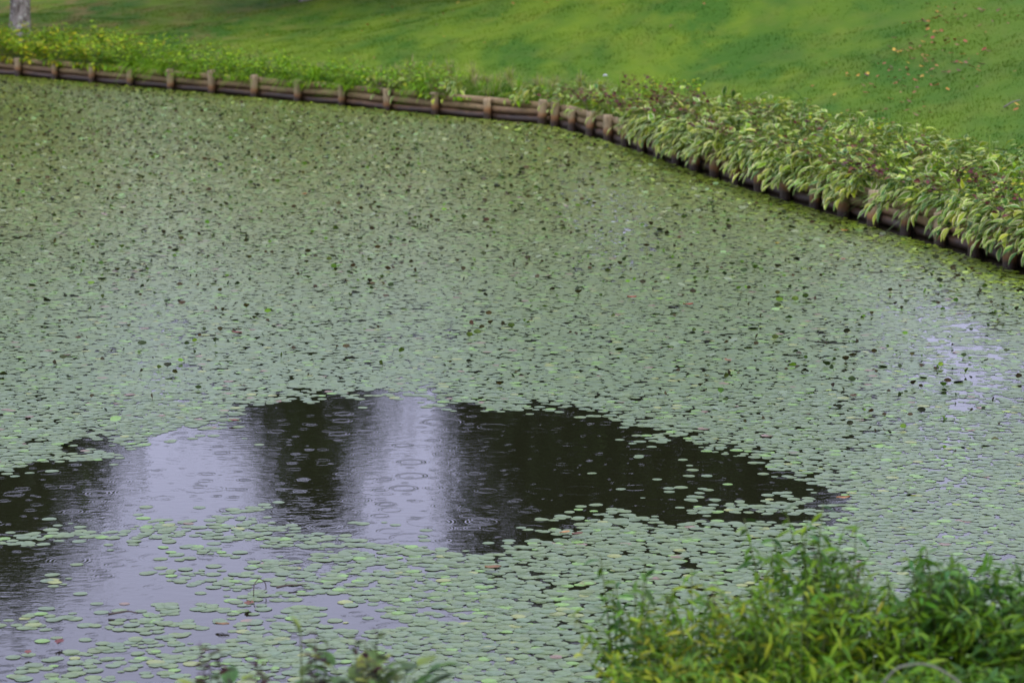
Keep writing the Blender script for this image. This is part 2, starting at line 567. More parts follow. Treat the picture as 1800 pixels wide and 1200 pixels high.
# ------------------------------------------------------------------ log retaining walls
def post_mesh(k):
    r = np.random.default_rng(100 + k)
    zz = np.array([-0.7, 0.0, 0.08, 0.17, 0.26, 0.292, 0.30])
    rad = np.array([1, 1, 1, .985, .97, .96, .86]) * 0.056
    path = np.stack([0.006 * np.sin(zz * 6 + k), 0.006 * np.cos(zz * 5 + k), zz], -1)
    rr = rad[:, None] * (1 + 0.035 * r.standard_normal((len(zz), 12)))
    rr[:, r.integers(0, 12)] *= 0.93
    Vp, Fp = tube(path, rr, 12)
    return mesh_np("post", Vp, Fp, None, False)
def log_mesh(k):
    r = np.random.default_rng(200 + k)
    t = np.linspace(-0.5, 0.5, 9)
    path = np.stack([t, 0.006 * np.sin(t * 5 + k), 0.007 * np.cos(t * 4 + 2 * k)], -1)
    taper = 1 + 0.10 * t * (1 if k % 2 else -1)
    rr = 0.050 * taper[:, None] * (1 + 0.03 * r.standard_normal((9, 10)))
    Vp, Fp = tube(path, rr, 10)
    return mesh_np("log", Vp, Fp, None, True)
POSTS = [post_mesh(k) for k in range(6)]
LOGS = [log_mesh(k) for k in range(6)]
def log_wall(label, s_list, first_extra):
    p0 = bank_at(s_list[0])
    root = thing("log_retaining_wall", label, "retaining wall", (p0[0], p0[1], 0.0))
    org = np.array([p0[0], p0[1], 0.0])
    for i, s in enumerate(s_list):
        p = bank_at(s) - bank_nrm(s) * 0.115
        o = link("post", POSTS[random.randrange(6)], M['post'], root)
        tilt = rot_z(np.array(random.uniform(0, 6.28))) @ rot_x(np.array(random.gauss(0, 0.03)))
        place(o, tilt, np.array([p[0], p[1], random.uniform(-0.03, 0.025)]) - org, random.uniform(0.94, 1.12))
        if i + 1 < len(s_list):
            a, b = bank_at(s), bank_at(s_list[i + 1])
            dv = b - a; L = np.linalg.norm(dv)
            nn = np.array([-dv[1], dv[0]]) / L
            for lev, zc in enumerate((0.042, 0.142, 0.238)):
                c = (a + b) / 2 - nn * (0.012 + random.uniform(-0.006, 0.008))
                o = link("log", LOGS[random.randrange(6)], M['log'], root)
                ang = math.atan2(dv[1], dv[0])
                Rm = rot_z(np.array(ang)) @ rot_y(np.array(random.gauss(0, 0.008)))
                flip = random.choice((1, -1))
                Rm = Rm @ np.diag([(L - 0.004) * flip, flip * 1.0, 1.0]) @ rot_x(np.array(random.uniform(-0.5, 0.5)))
                place(o, Rm, np.array([c[0], c[1], zc + random.uniform(-0.006, 0.006)]) - org)
    return root
s_far = list(np.arange(S_CORNER - 0.15, SL - 0.5, -1.13))[::-1]
log_wall("straight wall of stacked round logs and stubby posts below the leafy green plants", s_far, 0)
s_right = list(np.arange(S_CORNER + 0.25, SR + 1.0, 0.80))
log_wall("curving log wall with closely set posts under the overhanging variegated plants", s_right, 0)

# ------------------------------------------------------------------ floating leaves
OPEN = np.array([(-9.0, 13.4), (-6.0, 14.3), (-2.79, 14.53), (-2.67, 14.82), (-2.47, 15.44), (-2.38, 15.72), (-2.12, 15.63), (-2.01, 16.01), (-1.57, 16.42), (-1.59, 17.04),
                 (-1.18, 17.38), (-0.73, 17.52), (-0.54, 17.52), (-0.34, 17.16), (0.2, 17.04), (0.6, 16.6), (0.9, 16.06), (1.25, 15.63),
                 (1.61, 14.92), (1.7, 14.41), (1.65, 13.93), (1.38, 13.76), (0.84, 13.93), (0.55, 13.8), (0.16, 13.51), (-0.05, 13.06),
                 (-0.26, 13.18), (-1.08, 13.51), (-1.34, 13.93), (-1.55, 13.61), (-1.77, 13.61), (-2.12, 13.24), (-2.79, 13.3), (-5.0, 12.6), (-9.0, 12.4)])
def poly_sd(x, y, poly):
    """signed distance, negative inside"""
    dmin = np.full(len(x), 1e9); ins = np.zeros(len(x), bool)
    for (x1, y1), (x2, y2) in zip(poly, np.roll(poly, -1, axis=0)):
        ex, ey = x2 - x1, y2 - y1
        t = np.clip(((x - x1) * ex + (y - y1) * ey) / (ex * ex + ey * ey), 0, 1)
        dmin = np.minimum(dmin, np.hypot(x - x1 - t * ex, y - y1 - t * ey))
        cond = ((y1 > y) != (y2 > y))
        xi = (x2 - x1) * (y - y1) / np.where(y2 == y1, 1e-9, y2 - y1) + x1
        ins ^= cond & (x < xi)
    return np.where(ins, -dmin, dmin)
a = 0.046
ny = int((53.0 - 10.0) / (a * 0.866))
jj = np.arange(ny)
rows = []
for j in jj:
    yy = 10.0 + j * a * 0.866
    hw = 0.185 * yy + 1.4
    k = int(2 * hw / a)
    xr = -hw + a * (np.arange(k) + 0.5 * (j % 2))
    rows.append(np.stack([xr, np.full(k, yy)], -1))
XY = np.concatenate(rows) + rng.normal(0, a * 0.27, (sum(len(r) for r in rows), 2))
x, y = XY[:, 0], XY[:, 1]
dsh, ssh = shore(x, y)
dsh = -dsh                                                      # metres out from the wall
keep = (dsh > 0.20) & (y < bank_at(ssh)[:, 1] + 3)
x, y, dsh = x[keep], y[keep], dsh[keep]
SQ = 3.5                                                         # the edge of the mat frays over a metre or so
sd = poly_sd(x, y / SQ, OPEN / np.array([1, SQ]))
n1 = value_noise(x, y, 2.6, 11); n2 = value_noise(x, y, 7.5, 12); n3 = value_noise(x, y * 0.5, 1.4, 13)
mat_p = sstep(-0.13, 0.07, sd + (n1 - 0.5) * 0.16 + (n2 - 0.5) * 0.16) ** 2
p = mat_p * (1 - 0.70 * sstep(0.84, 0.95, n2) - 0.30 * sstep(0.74, 0.9, n3) * sstep(0.5, 0.8, n1))
# drifting leaves in the open water, more of them near its right-hand end
drift = 0.0012 + 0.42 * sstep(0.45, 1.1, x) * sstep(14.8, 14.2, y) * sstep(0.30, 0.7, n2) + 0.12 * sstep(0.5, 0.8, n2) * sstep(-0.22, -0.03, sd) + 0.05 * sstep(0.2, 1.0, x)* sstep(0.5, 0.8, n2)
p = np.where(sd < 0, np.maximum(p, drift), p)
# thinner cover towards the left of the near shore
thin = sstep(13.9, 13.2, y) * sstep(0.3, -0.3, x)
cover = np.clip(0.24 + 0.36 * (x + 2.1) + 0.12 * sstep(12.6, 11.4, y), 0.2, 0.97)
n5 = value_noise(x, y, 8.0, 16)
patch = sstep(0.34, 0.66, 0.28 * n1 + 0.22 * value_noise(x, y, 1.7, 15) + 0.5 * n5 + (cover - 0.58) * 0.7)
p = np.where(sd >= 0, p * (1 - thin) + thin * patch * np.clip(cover + 0.1, 0.35, 1), p)
# wet channel near the right bank
ch = np.exp(-(((x - 3.0 - (y - 19) * 0.12) / 0.36) ** 2 + ((y - 18.6) / 2.9) ** 2))
p = p * (1 - 0.85 * ch * sstep(0.30, 0.55, n2))
keep = rng.random(len(x)) < p
x, y, dsh, sd, n1, n3 = x[keep], y[keep], dsh[keep], sd[keep], n1[keep], n3[keep]
n = len(x)
rad = rng.uniform(0.026, 0.040, n)
rad = np.where(rng.random(n) < 0.22, rad * rng.uniform(0.5, 0.85, n), rad)
far = sstep(18, 40, y)
edge = np.exp(-dsh / 0.45)                                       # crowded strip at the foot of the wall
tilt = np.abs(rng.normal(0, 1, n)) * 1.0 * (0.006 + 0.014 * far + 0.05 * edge)
tilt = np.where(rng.random(n) < 0.004 + 0.035 * far + 0.08 * edge, rng.uniform(0.10, 0.40, n), tilt)
tilt = np.where((sd < 0.03) | (y < 13.5), 0.006 * rng.random(n), tilt)
yaw = rng.uniform(0, 2 * math.pi, n)
R = rot_z(yaw) @ rot_x(tilt) @ rot_z(rng.uniform(0, 2 * math.pi, n))
zz = 0.0006 + rng.random(n) * (0.0014 + 0.004 * far) * (sd > 0) + rad * np.sin(tilt) * 0.6
# leaf colours: fresh, dusty, yellowing, reddish
fresh = np.array([0.090, 0.136, 0.036]); blue = np.array([0.084, 0.132, 0.054]); yel = np.array([0.18, 0.21, 0.05]); red = np.array([0.15, 0.10, 0.06]); lime = np.array([0.12, 0.23, 0.035])
cw = rng.random(n)[:, None]
col = fresh * cw + blue * (1 - cw)
slope_tint = (sstep(16, 34, y) * (0.45 + 0.55 * rng.random(n)))[:, None]
col = col * (1 - slope_tint) + np.array([0.140, 0.160, 0.008]) * slope_tint            # olive reflection of the green slope, put into the far leaves' colour
m_ = rng.random(n)
col = np.where((m_ < 0.05 + 0.10 * far)[:, None], lime, col)
col = np.where((m_ > 0.982)[:, None], yel, col)
col = np.where((m_ > 0.993)[:, None], red, col)
e2 = (rng.random(n) < edge * 1.3)
col = np.where(e2[:, None], np.array([0.20, 0.29, 0.012]) * rng.uniform(0.6, 1.2, n)[:, None], col)
rad = np.where(e2, rad * 0.8, rad)
col *= rng.uniform(0.92, 1.07, n)[:, None]
ell = rng.uniform(0.80, 0.98, n)
S = np.stack([rad, rad * ell, rad], -1)
T = np.stack([x, y, zz], -1)

def pad_template(seg, seed):
    r = np.random.default_rng(seed)
    an = np.linspace(0, 2 * math.pi, seg, endpoint=False)
    k = 1 + 0.03 * np.sin(3 * an + r.uniform(0, 6)) + 0.02 * r.standard_normal(seg)
    ring1 = np.stack([0.90 * k * np.cos(an), 0.90 * k * np.sin(an), np.full(seg, 0.0)], -1)
    ring2 = np.stack([k * np.cos(an), k * np.sin(an), 0.008 + 0.02 * np.abs(r.standard_normal(seg))], -1)
    Vt = np.concatenate([[(0, 0, 0.006)], ring1, ring2])
    j = np.arange(seg); jn = (j + 1) % seg
    Ft = [np.stack([np.zeros(seg, int), 1 + j, 1 + jn], -1), np.stack([1 + j, 1 + seg + j, 1 + seg + jn, 1 + jn], -1)]
    tc = np.concatenate([[(1, 1, 1)], np.ones((seg, 3)), np.tile((0.95, 0.9, 0.88), (seg, 1))])
    return Vt, Ft, tc
inview, u, v = seen(x, y, 0.0)
cand = np.where(inview & ~((u > 1060) & (v > 940)))[0]
cand = cand[np.argsort(-(rad[cand] / y[cand]))]
first = cand[:300]
is_first = np.zeros(n, bool); is_first[first] = True
near = (y < 17.5) & ~is_first
Vt, Ft, tc = pad_template(10, 3)
parts = [stamp(Vt, Ft, R[near], T[near], S[near], col[near], tc)]
for k_, y0, y1 in ((8, 17.5, 23.0), (6, 23.0, 99.0)):
    farm = (y >= y0) & (y < y1) & ~is_first
    an = np.linspace(0, 2 * math.pi, k_, endpoint=False)
    Vt2 = np.stack([np.cos(an), np.sin(an), 0.02 * np.cos(2 * an)], -1)
    parts.append(stamp(Vt2, [np.arange(k_)[None]], R[farm], T[farm], S[farm], col[farm]))
o = link("floating_leaf_mat", mesh_np("floating_leaf_mat", *merge(parts)), M['pad'])
tag(o, "dense mat of small pale green floating leaves covering most of the pond", "floating leaves", None, "stuff")
PADS = []
for k in range(8):
    Vt, Ft, tc = pad_template(16, 40 + k)
    base = (fresh, blue, fresh, blue, (fresh + blue) / 2, fresh, yel * 0.6 + fresh * 0.4, blue)[k]
    PADS.append(mesh_np("floating_leaf", Vt * np.array([1, 0.82 + 0.02 * k, 1]), Ft, base * tc, True))
for i in first:
    k = random.choice((0, 1, 2, 3, 4, 5, 7)) if random.random() > 0.03 else 6
    o = link("floating_leaf", PADS[k], M['pad_one'])
    place(o, R[i], T[i], float(rad[i]))
    w_ = ('fresh green', 'grey green', 'fresh green', 'grey green', 'mint green', 'fresh green', 'yellowing', 'grey green')[k]
    tag(o, "oval %s leaf floating flat on the near part of the pond" % w_, "floating leaf", "larger oval %s leaves floating on the pond" % w_)

# ------------------------------------------------------------------ leaves standing out of the water
def standing_mesh(k):
    r = np.random.default_rng(300 + k)
    U = np.linspace(0, 1, 6); Wv = np.linspace(-1, 1, 5)
    fold = r.uniform(0.1, 1.1); curl = r.uniform(-0.5, 0.9)
    Vs = []
    for t in U:
        w = 0.62 * math.sin(math.pi * min(1, (t * 0.94 + 0.04)) ** 0.85) ** 0.6
        for q_ in Wv:
            xx = w * q_ * math.cos(fold * 0.7)
            zz_ = t * 1.2 * math.cos(curl * t * 0.6)
            yy_ = abs(q_) ** 1.4 * w * math.sin(fold * 0.7) + curl * t * t * 0.45
            Vs.append((xx * 1.3, yy_, zz_ * 0.72 - 0.05))
    Vs = np.array(Vs)
    Fs = [grid_faces(6, 5)]
    sv, sf = tube([(0, 0, -0.55), (0.02, 0, -0.25), (0, 0, 0.02)], [0.03, 0.03, 0.025], 4, False)
    pal = [(0.030, 0.024, 0.007), (0.024, 0.040, 0.007), (0.045, 0.040, 0.007), (0.09, 0.18, 0.012), (0.018, 0.023, 0.007), (0.06, 0.115, 0.010), (0.050, 0.030, 0.009), (0.040, 0.070, 0.008)]
    c = np.array(pal[k % 8])
    cols = np.concatenate([np.tile(c, (len(Vs), 1)) * r.uniform(0.8, 1.25, (len(Vs), 1)), np.tile(c * 0.8, (len(sv), 1))])
    Vm, Fm, _ = merge([(Vs, Fs, np.zeros((len(Vs), 3))), (sv, sf, np.zeros((len(sv), 3)))])
    return Vm, Fm, cols
STW = ['dark brown', 'dark green', 'olive brown', 'bright green', 'blackish', 'mid green', 'rusty', 'deep green']
STV = [standing_mesh(k) for k in range(10)]
STM = [mesh_np("standing_leaf", *s_, True) for s_ in STV]
n = 15000
y = np.sqrt(rng.uniform(11.5 ** 2, 50 ** 2, n)); x = rng.uniform(-1, 1, n) * (0.18 * y + 1.0)
dsh, ssh = shore(x, y)
sd = poly_sd(x, y, OPEN)
lefty = sstep(0.08, -0.06, x / y + 0.03 * wob(x, y, 5, 0.5))
dens = (0.05 + (0.20 + 0.25 * sstep(0.03, 0.09, x / y)) * sstep(14.5, 19, y) + 1.45 * sstep(21, 29, y) * (0.22 + 0.78 * lefty)) * (0.25 + 2.6 * value_noise(x, y, 0.9, 21) ** 2 * (0.4 + 1.2 * value_noise(x, y, 2.7, 22))) * sstep(14.0, 17.0, y + 1.2 * (x > 1.2))
keep = (dsh < -0.35) & (sd > 0.40) & (rng.random(n) < dens * 1.1)
x, y = x[keep], y[keep]; n = len(x)
size = 0.015 + 0.026 * rng.random(n) ** 1.5
lean = rng.normal(0, 0.9, n) + np.where(rng.random(n) < 0.5, 0.55, 0)
R = rot_z(rng.uniform(0, 2 * math.pi, n)) @ rot_x(lean)
T = np.stack([x, y, 0.012 + 0.3 * size * rng.random(n)], -1)
vis, u, v = seen(x, y, 0.05)
kk = rng.integers(0, 10, n)
order = np.where(vis)[0]; order = order[np.argsort(y[order] / size[order])]
single = np.zeros(n, bool); single[order[:300]] = True
for i in np.where(single)[0]:
    o = link("standing_leaf", STM[kk[i]], M['standing'])
    place(o, R[i], T[i], float(size[i]))
    w_ = STW[kk[i] % 8]
    tag(o, "small curled %s leaf standing up out of the floating leaf mat" % w_, "water leaf", "curled %s leaves standing above the mat" % w_)
parts = []
for k in range(10):
    q_ = (~single) & (kk == k)
    if q_.any():
        Vt, Ft, tc = STV[k]
        parts.append(stamp(Vt, Ft, R[q_], T[q_], size[q_], rng.uniform(0.7, 1.3, (q_.sum(), 1)) * np.ones((1, 3)), tc))
o = link("standing_leaf_crowd", mesh_np("standing_leaf_crowd", *merge(parts)), M['standing'])
tag(o, "crowd of tiny dark curled leaves rising above the far leaf mat", "water leaves", None, "stuff")
print("standing", n, "pads", len(cand))

# ------------------------------------------------------------------ dead leaves and twigs
def dead_mesh(k, c):
    r = np.random.default_rng(500 + k)
    U = np.linspace(0, 1, 5)
    Vs = []
    for t in U:
        w = 0.32 * math.sin(math.pi * (0.06 + 0.9 * t)) ** 0.8
        for q_ in (-1, 0, 1):
            Vs.append((w * q_, t - 0.5, 0.10 * abs(q_) + 0.22 * (t - 0.5) ** 2 + r.normal(0, 0.02)))
    return mesh_np("fallen_leaf", Vs, grid_faces(5, 3), np.tile(np.array(c), (15, 1)) * r.uniform(0.8, 1.2, (15, 1)), True)
DEAD = [dead_mesh(k, c) for k, c in enumerate([(0.28, 0.09, 0.035), (0.22, 0.10, 0.05), (0.36, 0.22, 0.03), (0.13, 0.06, 0.035), (0.30, 0.11, 0.03)])]
# on the pond
for (lx, ly, k, sz) in [(-1.60, 16.42, 3, .06), (-0.085, 12.72, 3, .075), (-1.83, 11.41, 3, .06), (-1.93, 11.25, 3, .045), (-0.08, 17.7, 4, .06), (-1.12, 12.05, 3, .07),
                        (1.30, 21.2, 4, .08), (-1.9, 19.8, 3, .08), (2.3, 25.0, 2, .08), (0.25, 13.45, 1, .06), (0.31, 13.42, 3, .06), (0.9, 21.6, 4, .07), (-2.1, 29.2, 4, .08),
                        (1.66, 14.25, 0, .07), (-1.2, 11.7, 1, .06), (3.0, 26.0, 2, .07), (2.75, 23.9, 1, .07), (0.45, 34.5, 2, .08), (-3.4, 33.0, 4, .08), (1.4, 18.6, 1, .07)]:
    o = link("fallen_leaf", DEAD[k], M['dead'])
    place(o, rot_z(np.array(random.uniform(0, 6.28))), np.array([lx, ly, 0.018]), sz)
    tag(o, "brown or orange dead leaf lying on the pond surface", "dead leaf", "dead leaves floating on the pond")
# on the lawn
cnt = 0
while cnt < 230:
    if random.random() < 0.75:
        t_ = random.gauss(0, 1); lx, ly = 5.15 + 0.45 * t_ + random.gauss(0, 0.4), 36.0 + 1.7 * t_ + random.gauss(0, 0.9)
    else:
        s_ = random.uniform(SL, SR - 4); d_ = random.uniform(1.8, 8)
        pt = bank_at(s_) + bank_nrm(s_, 1.2) * d_
        lx, ly = pt
    dd_, _ = shore([lx], [ly])
    if dd_[0] < 1.8 or lx / ly > 0.19: continue
    o = link("fallen_leaf", DEAD[random.choice((0, 0, 1, 1, 3, 4, 2))], M['dead'])
    R_ = rot_z(np.array(random.uniform(0, 6.28))) @ rot_x(np.array(random.uniform(-0.5, 0.5)))
    place(o, R_, np.array([lx, ly, hill1(lx, ly) + 0.035]), random.uniform(0.04, 0.085))
    tag(o, "reddish brown dead leaf lying on the grass slope", "dead leaf", "dead leaves fallen on the grass slope")
    cnt += 1
def curve_thing(name, pts, r0, r1, mat, label, cat, seg=6):
    pts = np.array(pts, float)
    tt = np.linspace(0, 1, len(pts)); t2 = np.linspace(0, 1, 4 * len(pts))
    pth = np.stack([np.interp(t2, tt, pts[:, i]) for i in range(3)], -1)
    for _ in range(2):
        pth[1:-1] = (pth[:-2] + 2 * pth[1:-1] + pth[2:]) / 4
    o0 = pth[0].copy()
    Vc, Fc = tube(pth - o0, np.linspace(r0, r1, len(pth)), seg)
    o = link(name, mesh_np(name, Vc, Fc, None, True), mat)
    o.location = o0
    return tag(o, label, cat)
curve_thing("floating_twig", [(-1.03, 12.38, 0.012), (-0.98, 12.40, 0.018), (-0.90, 12.43, 0.014)], 0.006, 0.002, M['twig'], "short dark twig floating among the scattered pads", "twig")
curve_thing("bent_stalk", [(-1.12, 12.26, 0.0), (-1.12, 12.28, 0.05), (-1.10, 12.30, 0.075), (-1.07, 12.31, 0.05), (-1.07, 12.31, 0.0)], 0.0022, 0.002, M['twig'], "thin dark stalk bent into an arch over the open water", "stalk")
curve_thing("floating_twig", [(-1.70, 11.9, 0.012), (-1.62, 11.93, 0.02), (-1.58, 11.92, 0.012)], 0.005, 0.002, M['twig'], "small brown twig with a kink floating in lavender water", "twig")
for (lx, ly, ang, L_, lab) in [(5.25, 31.0, 0.5, 0.22, "short pale stick lying on turf behind the variegated plants"), (6.0, 31.6, 1.0, 0.30, "grey broken stick resting in a bare turf patch")]:
    z0 = hill1(lx, ly) + 0.045
    ex, ey = lx + L_ * math.cos(ang), ly + L_ * math.sin(ang)
    curve_thing("dead_stick", [(lx, ly, z0), ((lx + ex) / 2, (ly + ey) / 2, z0 * .5 + .5 * hill1(ex, ey) + 0.04), (ex, ey, hill1(ex, ey) + 0.045)], 0.010, 0.006, M['stick'], lab, "stick")

# ------------------------------------------------------------------ leaf templates for the plants
def hosta_leaf(k, green, margin, length=0.17, width=0.042):
    r = np.random.default_rng(700 + k)
    U = np.array([0, .12, .3, .5, .7, .87, 1.0])
    W_ = np.array([-1, -0.79, -0.72, 0, 0.72, 0.79, 1])
    droop = r.uniform(0.08, 0.5); fold = r.uniform(0.15, 0.5); wav = r.uniform(0, 6)
    Vs, Cs = [], []
    for t in U:
        w = width * (math.sin(math.pi * (0.05 + 0.95 * t) ** 0.78) ** 0.9 if t < 1 else 0.02)
        for q_ in W_:
            zz_ = fold * abs(q_) * w - droop * length * t * t * 0.6 + 0.10 * w * math.sin(7 * t + wav + q_) * abs(q_)
            Vs.append((w * q_, 0.05 + t * length * (1 - 0.18 * droop * t), zz_))
            Cs.append(margin if abs(q_) > 0.75 else green)
    Fs = [grid_faces(7, 7)]
    pv, pf = tube([(0, -0.12, -0.10), (0, -0.03, -0.02), (0, 0.055, 0.0)], [0.004, 0.0035, 0.003], 4, False)
    Vm, Fm, Cm = merge([(np.array(Vs), Fs, np.array(Cs)), (pv, pf, np.tile(np.array(green) * 0.8, (len(pv), 1)))])
    return Vm, Fm, Cm
HL = []
for k in range(12):
    gr = [(0.17, 0.27, 0.016), (0.22, 0.31, 0.015), (0.095, 0.19, 0.015), (0.23, 0.33, 0.014), (0.05, 0.125, 0.015), (0.15, 0.26, 0.018)][k % 6]
    mg = [(0.58, 0.58, 0.25), (0.60, 0.59, 0.24), (0.54, 0.55, 0.28), (0.44, 0.48, 0.12), (0.34, 0.38, 0.13), (0.50, 0.53, 0.22)][k % 6]
    HL.append(mesh_np("leaf", *hosta_leaf(k, gr, mg, random.uniform(.105, .145), random.uniform(.024, .034)), True))
HOSTA_LABEL = "hosta clump with cream edged green leaves spilling over the log wall"
def hosta(x, y, n, R0, Hh, out, label, scale=1.0, skirt=0, group="variegated hostas along the log wall", meshes=HL):
    z0 = hill1(x, y)
    root = thing("hosta_plant", label, "hosta", (x, y, z0), group)
    for i in range(n):
        th = math.acos(1 - random.random() ** 0.9 * 0.98)
        ph = random.uniform(0, 2 * math.pi)
        dv = np.array([math.cos(ph) * math.sin(th), math.sin(ph) * math.sin(th), math.cos(th)])
        fr = random.uniform(0.72, 1.0)
        base = np.array([dv[0] * R0 * fr, dv[1] * R0 * fr, 0.06 + dv[2] * Hh * fr])
        base[:2] += out * 0.06
        dirv = np.array([math.cos(ph) * (0.35 + math.cos(th)), math.sin(ph) * (0.35 + math.cos(th)), 0.35 * math.cos(th) - 0.75 * math.sin(th) ** 2])
        dirv[:2] += out * 0.35
        dirv += np.random.default_rng(i * 31 + int(x * 1000) % 997).normal(0, 0.50, 3)
        up = np.array([dv[0], dv[1], dv[2] + 0.5])
        Rm = frame(dirv[None], up[None])[0]
        o = link("leaf", random.choice(meshes), M['leaf'], root)
        place(o, Rm, base - Rm @ np.array([0, 0.07, 0]) * scale, scale * random.uniform(0.55, 1.2))
    un = out / max(np.linalg.norm(out), 1e-6); tg = np.array([un[1], -un[0]])
    for i in range(skirt):                        # leaves hanging down over the timber
        lv_ = random.random()
        b_ = un * (0.10 + 0.22 * lv_ + random.uniform(-.03, .03)) + tg * random.uniform(-0.26, 0.26)
        dirv = np.array([*(un * random.uniform(0.35, 0.8) + tg * random.uniform(-0.75, 0.55)), -random.uniform(0.2, 1.0)])
        Rm = frame(dirv[None], np.array([[un[0], un[1], 0.7]]))[0]
        o = link("leaf", random.choice(meshes), M['leaf'], root)
        place(o, Rm, np.array([b_[0], b_[1], 0.23 - 0.25 * lv_ + random.uniform(-.03, .03)]), scale * random.uniform(0.6, 1.15))
    return root

# ------------------------------------------------------------------ hostas on the right bank
def sub_n(s): return -bank_nrm(s, 0.8)
s0 = S_CORNER + 3.9
row_d = (0.04, 0.42, 0.82, 1.2)
for ri, dd_ in enumerate(row_d):
    s_ = s0 + (0.2 * ri if ri < 3 else 1.4)
    while s_ < SR - 0.3:
        dj = dd_ + random.uniform(-0.10, 0.10)
        gap = ri == 0 and (abs(s_ - s_of_x(3.50)) < 0.34 or abs(s_ - s_of_x(3.84)) < 0.24)
        if not gap:
            pt = bank_at(s_) + bank_nrm(s_, 0.8) * dj
            front = ri == 0
            hosta(pt[0], pt[1], random.randint(50, 60) if front else random.randint(34, 44), random.uniform(0.23, 0.29), random.uniform(0.16, 0.32) if front else random.uniform(0.16, 0.38),
                  sub_n(s_) * (1.0 if front else 0.35), HOSTA_LABEL if front else "hosta clump with cream edged leaves growing behind the overhanging row", 1.0, random.choice((24, 36, 44, 54)) if front else 0,
                  "variegated hostas spilling over the log wall" if front else "variegated hostas in the bed behind")
        s_ += random.uniform(0.36, 0.50)
# scattered smaller hostas by the corner and on the straight wall
for xx, dd_, nn_ in [(0.70, 0.05, 18), (0.80, 0.45, 14), (0.95, 0.08, 16), (1.10, 0.55, 14), (1.22, 0.12, 14), (1.40, 0.6, 16), (1.52, 0.08, 20), (1.66, 0.45, 18), (1.75, 0.06, 20), (1.72, 0.9, 14), (1.9, 0.85, 14), (1.30, 1.0, 12),
                     (-0.82, 0.05, 22), (-1.55, 0.12, 12), (-1.9, 0.15, 10), (0.05, 0.15, 14), (0.28, 0.1, 18), (0.42, 0.35, 14), (0.5, 0.75, 12)]:
    s_ = s_of_x(xx)
    pt = bank_at(s_) + bank_nrm(s_, 0.8) * dd_
    far_ = xx < 0.55
    hosta(pt[0], pt[1], nn_ + 4, 0.18, 0.18, sub_n(s_) * 0.8, "small hosta tuft on top of the straight log wall" if far_ else "small hosta among weeds where the log wall starts to curve", 0.95, 6 if dd_ < 0.2 else 0,
          "small hostas on the straight wall" if far_ else "small hostas by the bend of the wall")

# ------------------------------------------------------------------ leafy plants, tussocks and weeds
def blade_template(n=5):
    U = np.linspace(0, 1, n)
    Vs = []
    for t in U:
        w = 0.5 * (1 - t) ** 0.6 if t < 1 else 0.02
        Vs += [(-w, t, 0), (w, t, 0)]
    return np.array(Vs), [grid_faces(n, 2)]
def tussock(name, x, y, z, n, h, spread, width, col, label, cat, group, mat='leaf_mass', lean=(0, 0), droop=1.0):
    root = thing(name, label, cat, (x, y, z), group)
    U = np.linspace(0, 1, 6)
    ph = rng.uniform(0, 2 * math.pi, n); sp = spread * rng.random(n) ** 0.6; hh = h * rng.uniform(0.55, 1.1, n)
    Vs = []
    for t in U:
        out = sp * (t * 0.35 + 0.65 * t ** 2.2) + 0.03
        px_ = np.cos(ph) * out + lean[0] * t * t; py_ = np.sin(ph) * out + lean[1] * t * t
        pz = hh * (t * 1.25 - 0.25 * t * t - droop * 0.75 * (sp / max(spread, 1e-3)) * t ** 3)
        w = width * 0.5 * (1 - t) ** 0.5 if t < 1 else 0.0005
        tx, ty = -np.sin(ph) * w, np.cos(ph) * w
        Vs.append(np.stack([px_ - tx, py_ - ty, pz], -1)); Vs.append(np.stack([px_ + tx, py_ + ty, pz], -1))
    Vs = np.stack(Vs, 1)
    Ft = grid_faces(6, 2)
    F_ = (Ft[None] + (np.arange(n) * 12)[:, None, None]).reshape(-1, 4)
    cc = np.array(col)[rng.integers(0, len(col), n)] * rng.uniform(0.7, 1.25, n)[:, None]
    o = link("blades", mesh_np("blades", Vs.reshape(-1, 3), F_, np.repeat(cc, 12, 0), True), M[mat], root)
    o["kind"] = "stuff"
    return root
def oval_leaf(length, width, fold=0.3, droop=0.4):
    U = np.array([0, .2, .5, .8, 1.0]); Vs = []
    for t in U:
        w = width * 0.5 * (math.sin(math.pi * (0.04 + 0.96 * t) ** 0.85) if t < 1 else 0.01)
        for q_ in (-1, 0, 1):
            Vs.append((w * q_, t * length, fold * abs(q_) * w - droop * length * t * t * 0.5))
    return np.array(Vs), [grid_faces(5, 3)]
